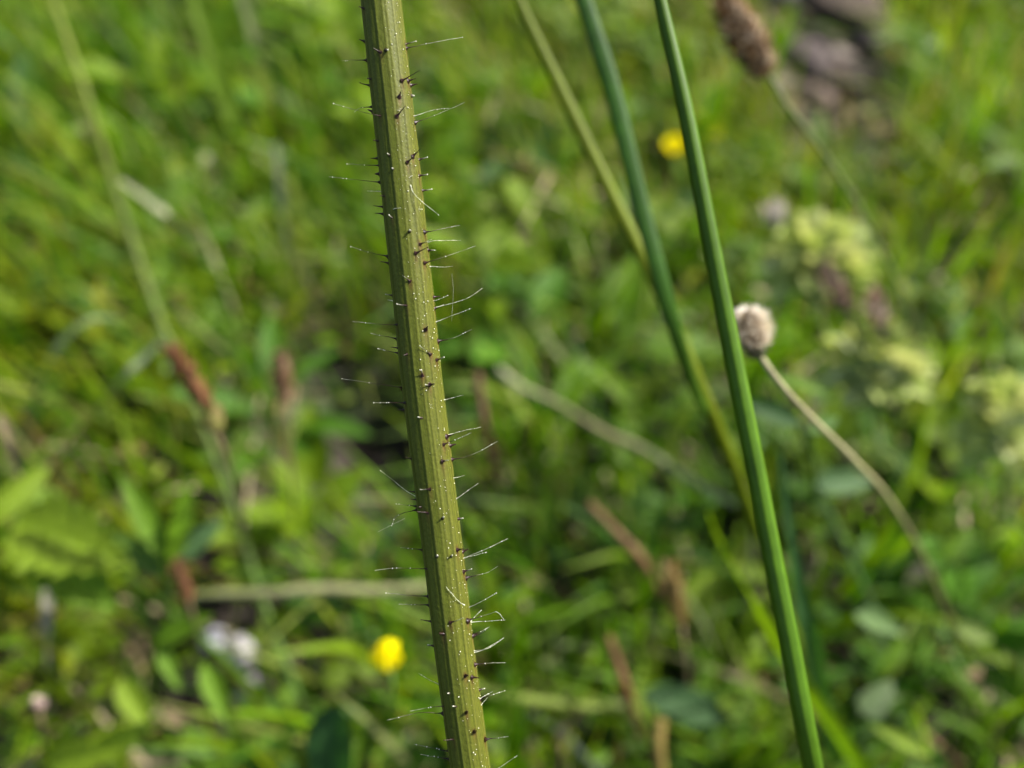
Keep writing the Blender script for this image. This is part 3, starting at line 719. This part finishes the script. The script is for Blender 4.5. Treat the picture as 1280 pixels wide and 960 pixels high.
# ------------------------------------------------------------------ seed heads and flowers
def scaled_head(name, p0, p1, r, nsc, sl, sw, cols, parent, mat, tilt=.6, seed=0, prof=None, core=None):
    """an elongated head of overlapping pointed scales on a core, from p0 (base) to p1 (tip), in the parent's frame"""
    g = np.random.default_rng(seed); p0, p1 = np.array(tuple(p0)), np.array(tuple(p1))
    ax_ = p1 - p0; L = np.linalg.norm(ax_); ax_ /= L
    s1 = np.cross(ax_, [.3, .2, .9]); s1 /= np.linalg.norm(s1); s2 = np.cross(ax_, s1)
    prof = prof or (lambda t: np.sin(math.pi * (t * .86 + .1)) ** .6)
    Vs, Qs, Cs = [], [], []; off = 0
    n, k = 12, 12; t = np.linspace(0, 1, n); a = np.arange(k) / k * 2 * math.pi
    rr = r * np.array([float(prof(q)) for q in t]) * .82; rr[0] *= .4; rr[-1] *= .3
    V = (p0 + ax_ * (t * L)[:, None])[:, None, :] + rr[:, None, None] * (np.cos(a)[None, :, None] * s1 + np.sin(a)[None, :, None] * s2)
    i = np.arange(n - 1)[:, None] * k; j = np.arange(k)[None, :]
    Vs.append(V.reshape(-1, 3)); Qs.append(np.stack([i + j, i + (j + 1) % k, i + k + (j + 1) % k, i + k + j], -1).reshape(-1, 4)); Cs.append(np.tile(np.array(core or cols[0]) * .6, (n * k, 1))); off = n * k
    for q in range(nsc):
        tt = (q + .5) / nsc; an = q * 2.399963 + g.normal(0, .15)
        rd = np.cos(an) * s1 + np.sin(an) * s2; sd = -np.sin(an) * s1 + np.cos(an) * s2
        b = p0 + ax_ * tt * L * .97 + rd * r * float(prof(tt)) * .8
        d = rd * math.cos(tilt) + ax_ * math.sin(tilt) + g.normal(0, .15, 3); d /= np.linalg.norm(d)
        nn = np.cross(sd, d); l_ = sl * g.uniform(.7, 1.2); w_ = sw * g.uniform(.7, 1.2)
        v = np.array([b - sd * w_ * .3, b + sd * w_ * .3, b + d * l_ * .55 + sd * w_ * .5 + nn * w_ * .1, b + d * l_ * .55 - sd * w_ * .5 + nn * w_ * .1, b + d * l_ + sd * w_ * .08, b + d * l_ - sd * w_ * .08])
        Vs.append(v); Qs.append(np.array([[0, 1, 2, 3], [3, 2, 4, 5]]) + off); off += 6
        Cs.append(np.tile(np.array(cols[g.integers(0, len(cols))]) * g.uniform(.7, 1.25), (6, 1)))
    return link(name, mesh_np(name, np.vstack(Vs), np.vstack(Qs), np.vstack(Cs)), parent, mat)

# ribwort plantain head, top right
dp = .185
pp_ = path((960, 92, dp), (985, 135, dp * 1.03), (1035, 200, dp * 1.12), (1090, 290, dp * 1.3), (1140, 400, dp * 1.6), (1165, 480))
t = stalk_thing('plantain', pp_, [3.5 * dp / FPX, 4.5 * dp / FPX, 5 * dp / FPX], 'brown plantain seed head on a bent green stalk before the bare soil', 'plantain', [(.10, .13, .04), (.08, .11, .035)], 'stalk', M_STALK, 40, 8)
b0 = pp_[-1]
scaled_head('seed_head', at(960, 94, dp) - b0, at(900, -6, dp * .99) - b0, 25 * dp / FPX, 260, 12 * dp / FPX, 9 * dp / FPX,
            [(.20, .12, .055), (.30, .20, .11), (.12, .07, .03), (.40, .30, .19)], t, M_DRY, .7, 4)
# pale dry round flower head
dc = .132
pc = path((944, 436, dc), (975, 480, dc * 1.01), (1012, 520, dc * 1.08), (1070, 578, dc * 1.25), (1115, 630, dc * 1.5), (1160, 710, dc * 1.85), (1190, 790, dc * 2.15), (1200, 850))
t = stalk_thing('dry_flower', pc, [4.2 * dc / FPX, 5.6 * dc / FPX, 6.2 * dc / FPX, 6.4 * dc / FPX, 6.4 * dc / FPX], 'whitish round dried flower head on a tan stalk against the rush stem', 'dried flower', [(.30, .28, .15), (.25, .24, .11), (.15, .15, .05), (.08, .09, .025), (.05, .07, .02), (.04, .07, .015)], 'stalk', M_DRY, 60, 10)
b0 = pc[-1]
rc = 20.5 * dc / FPX
scaled_head('flower_head', at(945, 436, dc) - b0, at(934, 386, dc * .985) - b0, rc * .9, 420, 15 * dc / FPX, 3.0 * dc / FPX,
            [(.78, .72, .60), (.88, .84, .76), (.52, .42, .28), (.80, .73, .62)], t, M_FLUFF, .25, 6, lambda q: math.sqrt(max(.02, 1 - (2 * q - 1) ** 2)), core=(.5, .4, .28))
scaled_head('calyx', at(950, 448, dc) - b0, at(941, 428, dc) - b0, 14 * dc / FPX, 30, 13 * dc / FPX, 7 * dc / FPX, [(.10, .11, .05), (.16, .14, .08)], t, M_DRY, .5, 8)

# yellow buttercups: cup of five petals
def petal_mesh(i):
    return leaf_mesh('petal', 'obovate', 1, .95, 9, 7, .22, -.5, 0, 8, 0, (.74, .68, .004), 0, 40 + i)
PETALS = [petal_mesh(i) for i in range(3)]
for m_ in PETALS: m_.materials.append(M_PETAL)
def buttercup(px, py, d, size, open_, label, foot, seed):
    g = random.Random(seed)
    P = path((px, py + size * .55, d), (px + 3, py + size * 1.2, d * 1.02), (foot[0], foot[1] - 25, d * 1.12), foot)
    t = stalk_thing('buttercup', P, [2.6 * d / FPX, 2.8 * d / FPX], label, 'buttercup', [(.09, .15, .03), (.07, .12, .02)], 'stalk', M_STALK, 16, 7)
    b = P[0] - P[-1]; up = (P[0] - P[1]).normalized(); up = (up + Vector((g.uniform(-.25, .1), 0, .4))).normalized()
    s = size * d / FPX * 1.0
    q = up.to_track_quat('Z', 'Y').to_matrix().to_4x4()
    for k in range(5):
        M = Matrix.Translation(b) @ q @ Matrix.Rotation(k * 2 * math.pi / 5 + g.uniform(-.12, .12), 4, 'Z') @ Matrix.Rotation(open_ + g.uniform(-.08, .08), 4, 'X') @ Matrix.Scale(s, 4)
        link('petal', PETALS[k % 3], t, None, M)
    for k in range(5):
        M = Matrix.Translation(b - up * s * .05) @ q @ Matrix.Rotation((k + .5) * 2 * math.pi / 5, 4, 'Z') @ Matrix.Rotation(open_ - .25, 4, 'X') @ Matrix.Diagonal((s * .5, s * .5, s * .5, 1))
        link('sepal', SEPAL, t, None, M)
    v, qd, c = bead('b', b + up * s * .28, s * .26, (.55, .45, .02)); link('flower_centre', mesh_np('flower_centre', v, qd, c), t, M_PETAL)
    return t
SEPAL = leaf_mesh('sepal', 'lance', 1, .4, 8, 5, .2, .1, 0, 8, 0, (.14, .18, .03), 0, 60); SEPAL.materials.append(M_LEAF)
buttercup(489, 812, .205, 44, 1.28, 'half closed yellow buttercup beside the lower bristly stem', (478, 905), 1)
buttercup(842, 180, .38, 25, .85, 'yellow buttercup partly hidden by the upper rush stem', (850, 262), 2)
buttercup(896, 165, .55, 9, .7, 'tiny yellow buttercup between the rush stem and the plantain stalk', (900, 210), 3)

# pale yellow-green clustered flower heads
def floret_mesh(i):
    g = random.Random(800 + i)
    return leaf_mesh('floret', 'obovate', 1, .5, 9, 5, .45, .25, 0, 8, 0, [(.38, .45, .15), (.30, .38, .10), (.46, .50, .24)][i % 3], 0, 80 + i)
FLOR = [floret_mesh(i) for i in range(3)]
for m_ in FLOR: m_.materials.append(M_PETAL)
def vetch(px, py, d, rx, ry, label, foot, seed, nf=70):
    g = random.Random(seed)
    P = path((px, py + ry * .5, d), (px + 6, py + ry * 1.2, d * 1.05), (foot[0], foot[1] - 40, d * 1.2), foot)
    t = stalk_thing('clustered_flower', P, [4 * d / FPX, 4.5 * d / FPX], label, 'flower head', [(.12, .16, .05), (.08, .12, .03)], 'stalk', M_STALK, 20, 8)
    c = at(px, py, d) - P[-1]; ux, uy = rx * d / FPX, ry * d / FPX
    for k in range(nf):
        a = g.uniform(0, 6.283); e_ = g.uniform(-.9, 1.2)
        dv = R * (math.cos(a) * math.cos(e_)) + U * math.sin(e_) * .9 + F * (-abs(math.sin(a)) * math.cos(e_) if g.random() < .7 else math.sin(a) * math.cos(e_))
        p0 = c + R * (dv.dot(R) * ux * .35) + U * (dv.dot(U) * uy * .4) + F * (dv.dot(F) * ux * .35)
        p1 = p0 + (dv + U * .35).normalized() * ux * g.uniform(.5, .8)
        link('floret', g.choice(FLOR), t, None, orient(p0, p1, dv.cross(R) + Vector((g.uniform(-.5, .5), g.uniform(-.5, .5), 1))))
    v, q, cc = bead('b', c, ux * .55, (.27, .31, .12)); link('receptacle', mesh_np('receptacle', v, q, cc), t, M_STALK)
    return t
vetch(1022, 335, .33, 72, 64, 'pale yellow green flower head with purplish brown tips above the dried flower', (1040, 470), 1)
vetch(1092, 465, .31, 68, 76, 'pale yellow green flower head right of the tan stalk', (1120, 620), 2)
vetch(1255, 540, .30, 68, 92, 'pale yellow green flower head cut by the right edge', (1262, 690), 3)

# purplish withered bits on the first head, brown spikelets, withered white flower
def spike(name, pts, r, label, cat, cols, nsc, sl, sw, headpts, seed, group=None):
    P = path(*pts); d = pts[0][2]
    t = stalk_thing(name, P, [2.6 * d / FPX, 3 * d / FPX], label, cat, [(.13, .10, .05), (.09, .10, .04)], 'stalk', M_DRY, 24, 7)
    scaled_head('seed_head', at(*headpts[0]) - P[-1], at(*headpts[1]) - P[-1], r * d / FPX, nsc, sl * d / FPX, sw * d / FPX, cols, t, M_DRY, 1.0, seed)
    return t
spike('brown_spikelet', [(262, 512, .205), (272, 545, .21), (290, 600, .24), (305, 690)], 10, 'reddish brown spikelet crossing the slender pale stalk', 'spikelet', [(.17, .078, .03), (.13, .058, .024), (.2, .10, .045)], 60, 18, 9, [(264, 515, .205), (214, 434, .202)], 3)
scaled_bud = spike('green_bud', [(270, 538, .207), (280, 560, .21), (300, 640, .25), (312, 700)], 15, 'small yellow green bud at the foot of the reddish brown spikelet', 'bud', [(.26, .27, .06), (.20, .20, .05), (.30, .22, .10)], 50, 12, 8, [(270, 542, .207), (264, 508, .206)], 5)
spike('brown_spikelet', [(357, 500, .26), (362, 560, .27), (366, 620, .29), (370, 680)], 12, 'faded tan spikelet standing left of the dark gap', 'spikelet', [(.19, .11, .055), (.14, .08, .04), (.24, .16, .09)], 50, 16, 9, [(357, 505, .26), (352, 445, .258)], 7)
spike('brown_spikelet', [(235, 748, .23), (245, 790, .25), (250, 830)], 9, 'small rusty spikelet tip beside the narrow green leaves', 'spikelet', [(.17, .08, .035), (.12, .055, .025)], 40, 14, 8, [(236, 752, .23), (222, 704, .228)], 9)
spike('brown_spikelet', [(852, 780, .24), (858, 830, .25), (866, 900)], 11, 'ochre brown sedge spikelet between the yellow blade and brown stalk', 'spikelet', [(.22, .15, .04), (.12, .08, .03), (.26, .2, .08)], 50, 15, 9, [(852, 785, .24), (838, 705, .238)], 11)
spike('withered_flower', [(1062, 395, .3), (1075, 440, .32), (1085, 520)], 9, 'withered purplish flower hanging on the front of the upper pale flower head', 'withered flower', [(.18, .115, .08), (.28, .20, .15), (.13, .08, .05)], 50, 18, 8, [(1064, 392, .3), (1030, 335, .298)], 13)
spike('withered_flower', [(1102, 425, .3), (1108, 450, .31), (1115, 520)], 7, 'withered pinkish flower above the middle pale flower head', 'withered flower', [(.30, .22, .17), (.24, .15, .10), (.36, .28, .22)], 40, 18, 8, [(1104, 428, .3), (1094, 370, .298)], 15)
spike('withered_flower', [(974, 276, .33), (978, 310, .35), (985, 380)], 12, 'small whitish withered flower left above the upper pale flower head', 'withered flower', [(.5, .45, .38), (.6, .56, .5), (.36, .27, .2)], 40, 14, 9, [(974, 282, .33), (968, 260, .328)], 17)
spike('withered_flower', [(50, 888, .235), (52, 910, .24), (56, 960)], 7, 'tiny pinkish white flower low at the left edge', 'flower', [(.42, .30, .27), (.4, .33, .28)], 24, 7, 5, [(50, 886, .235), (50, 876, .234)], 19)

# ------------------------------------------------------------------ leaves that stand out
def leaf_plant(name, label, cat, leaves, root):
    """leaves: (base px,py,d, tip px,py,d, outline, width ratio, colour, options)"""
    b0 = gnd(*root, -.002)
    t = empty(name, b0, label, cat)
    for i, (p, q, outl, wr, c, opt) in enumerate(leaves):
        P0, P1 = at(*p), at(*q)
        up = opt.get('up', (0.25, -.25, 1)); me = leaf_mesh('leaf', outl, 1, wr, opt.get('n', 18), opt.get('m', 9), opt.get('fold', .2), opt.get('curl', .2), opt.get('tooth', 0), opt.get('teeth', 9), opt.get('vein', .008), c, 0, i + len(label))
        link('leaf', me, t, M_LEAF, orient(P0 - b0, P1 - b0, up))
        link('leaf_stalk', tube('leaf_stalk', [P0 - b0, ((P0 - b0) * .5) + Vector((0, 0, .004)), Vector((0, 0, 0))], [.0007, .0009], 8, 6, (0, 1, .1), C=np.array(c) * .9), t, M_STALK)
    return t
LIME = (.13, .20, .010); FRESH = (.088, .17, .007); DEEP = (.020, .062, .014); BLUE = (.075, .14, .05)
leaf_plant('toothed_leaf_plant', 'lime green toothed leaves spreading at the left edge', 'leafy plant', [
    ((15, 655, .235), (150, 700, .23), 'ovate', .62, LIME, dict(tooth=.6, teeth=7, vein=.013, fold=.25, n=60, m=11, curl=.3)),
    ((35, 680, .237), (140, 755, .238), 'ovate', .5, FRESH, dict(tooth=.6, teeth=7, vein=.012, n=48, fold=.25, curl=.3)),
    ((15, 655, .235), (70, 610, .25), 'ovate', .5, (.10, .17, .015), dict(tooth=.6, teeth=7, vein=.012, n=48, fold=.25, curl=.3)),
    ((-10, 650, .232), (62, 582, .24), 'lance', .38, LIME, dict(vein=.01, up=(.5, -.4, .8))),
    ((-10, 700, .235), (-60, 800, .235), 'ovate', .5, FRESH, dict(tooth=.6, teeth=7, vein=.012, n=48, fold=.25, curl=.3))], (0, 800))
leaf_plant('narrow_leaf_plant', 'young plant with narrow upright green leaves near the small rusty spikelet', 'leafy plant', [
    ((212, 702, .235), (150, 590, .23), 'lance', .24, FRESH, dict(up=(.4, -.5, .7), curl=.1)),
    ((214, 702, .235), (236, 600, .23), 'lance', .26, FRESH, dict(up=(.6, -.4, .6), curl=.1)),
    ((216, 702, .236), (278, 650, .235), 'lance', .36, BLUE, dict(up=(.3, -.3, 1))),
    ((210, 704, .236), (190, 640, .24), 'lance', .3, (.09, .16, .015), dict()),
    ((205, 720, .238), (130, 660, .245), 'lance', .3, (.07, .13, .02), dict())], (214, 790))
leaf_plant('broad_leaf_plant', 'low plant with bright green broad leaves near the grey stones', 'leafy plant', [
    ((195, 800, .243), (262, 770, .24), 'ovate', .36, FRESH, dict(tooth=.3, n=30, fold=.3, )),
    ((200, 808, .243), (225, 862, .24), 'ovate', .34, (.085, .165, .01), dict(tooth=.3, n=30, fold=.3, )),
    ((150, 850, .24), (190, 915, .235), 'ovate', .4, LIME, dict(tooth=.3, n=30, fold=.3, curl=.4)),
    ((255, 830, .24), (285, 905, .235), 'ovate', .34, FRESH, dict(tooth=.3, n=30, fold=.3, curl=.4)),
    ((120, 945, .23), (190, 905, .225), 'ovate', .34, (.11, .18, .012), dict(tooth=.3, n=30, fold=.3, )),
    ((60, 960, .225), (150, 935, .22), 'ovate', .4, LIME, dict(tooth=.3, n=30, fold=.3, ))], (190, 890))
leaf_plant('dark_leaf_plant', 'dark blue green rounded leaf at the bottom edge left of the bristly stem', 'leafy plant', [
    ((420, 985, .215), (416, 885, .212), 'round', .62, DEEP, dict(up=(-.3, -.9, .5), vein=0))], (430, 1010))
leaf_plant('dark_leaf_plant', 'large dark green oval leaf low between the bristly stem and the rush', 'leafy plant', [
    ((805, 868, .27), (910, 900, .268), 'round', .42, (.026, .070, .016), dict(up=(-.7, .1, .8), vein=0))], (815, 950))
leaf_plant('oval_leaf_plant', 'plant with scattered oval green leaves right of the lower rush stem', 'leafy plant', [
    ((1020, 606, .27), (1095, 600, .27), 'ovate', .42, BLUE, dict()),
    ((1068, 765, .25), (1132, 792, .248), 'ovate', .45, (.10, .17, .05), dict()),
    ((1130, 800, .252), (1098, 845, .25), 'ovate', .4, FRESH, dict()),
    ((1195, 785, .25), (1245, 800, .25), 'ovate', .45, (.11, .16, .03), dict()),
    ((1075, 890, .235), (1118, 852, .235), 'ovate', .65, (.13, .18, .08), dict()),
    ((1160, 945, .23), (1090, 905, .23), 'lance', .22, LIME, dict()),
    ((1180, 700, .27), (1215, 660, .27), 'ovate', .5, FRESH, dict())], (1130, 870))
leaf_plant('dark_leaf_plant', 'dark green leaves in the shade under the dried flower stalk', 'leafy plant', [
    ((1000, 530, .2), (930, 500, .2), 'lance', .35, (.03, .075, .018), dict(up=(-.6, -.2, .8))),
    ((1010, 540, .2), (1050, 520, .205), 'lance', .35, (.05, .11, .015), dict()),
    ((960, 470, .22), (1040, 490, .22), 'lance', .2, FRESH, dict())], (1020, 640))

# ------------------------------------------------------------------ stones and clods
def stone(name, px, py, size, label, c, seed, sink=.35, cat='stone', z=0.0):
    g = np.random.default_rng(seed); p = gnd(px, py, z)
    n, k = 14, 20; t = np.linspace(0, math.pi, n); a = np.arange(k) / k * 2 * math.pi
    D_ = np.stack([np.sin(t)[:, None] * np.cos(a), np.sin(t)[:, None] * np.sin(a), np.cos(t)[:, None] + 0 * a], -1)
    r = np.ones((n, k))
    for _ in range(9):
        v = g.normal(0, 1, 3); v /= np.linalg.norm(v); dd = D_ @ v
        r = np.minimum(r, g.uniform(.62, .95) / np.maximum(dd, .05))
    r = r * (1 + .07 * g.normal(0, 1, (n, k))); r[0] = r[0].mean(); r[-1] = r[-1].mean(); r[:, :] = r
    sz = size * gdepth(px, py) / FPX / 2
    V = D_ * r[..., None] * np.array([1, .8, .55]) * sz; V[..., 2] += sz * (.7 - sink)
    i = np.arange(n - 1)[:, None] * k; j = np.arange(k)[None, :]
    Q = np.stack([i + j, i + (j + 1) % k, i + k + (j + 1) % k, i + k + j], -1).reshape(-1, 4)
    C = np.array(c)[None] * g.uniform(.85, 1.15, (n * k, 1))
    o = link(name, mesh_np(name, V.reshape(-1, 3), Q, C), None, M_STONE); o.location = (p.x, p.y, float(gh(p.x, p.y)) + z); o.rotation_euler = (0, 0, g.uniform(0, 6))
    return tag(o, label, cat)
stone('pebble', 265, 797, 34, 'small white pebble above the grey stone', (.30, .30, .33), 1, z=.03)
stone('grey_stone', 300, 826, 54, 'pale grey stone half hidden in the leaves', (.25, .235, .24), 2, z=.03)
stone('grey_stone', 318, 868, 46, 'darker grey stone just below the pale grey stone', (.20, .18, .19), 3, z=.02)
for px_, py_, sz_, c_, lab in ((972, 14, 80, (.27, .24, .22), 'light grey stone on the bare soil behind the plantain head'),
    (1040, 40, 110, (.13, .095, .07), 'broad purplish brown clod in the bare soil patch'),
    (1000, 92, 80, (.10, .078, .07), 'dark brown clod at the front of the bare soil patch'),
    (1058, 112, 60, (.17, .13, .10), 'small grey clod at the edge of the bare soil patch'),
    (1012, 138, 52, (.19, .14, .105), 'small pale clod below the dark brown clod'),
    (1022, 4, 70, (.12, .09, .075), 'brown clod at the top edge beside the light grey stone'),
    (970, 125, 46, (.16, .125, .095), 'greyish clod below the plantain head'),
    (1044, 82, 40, (.22, .18, .15), 'little pale stone lying on the broad purplish clod'),
    (1075, 70, 50, (.13, .10, .085), 'dark clod at the grassy side of the soil patch')):
    stone('soil_clod', px_, py_, sz_, lab, tuple(q * .6 for q in c_), px_ + py_, sink=.3, cat='soil clod', z=.012)
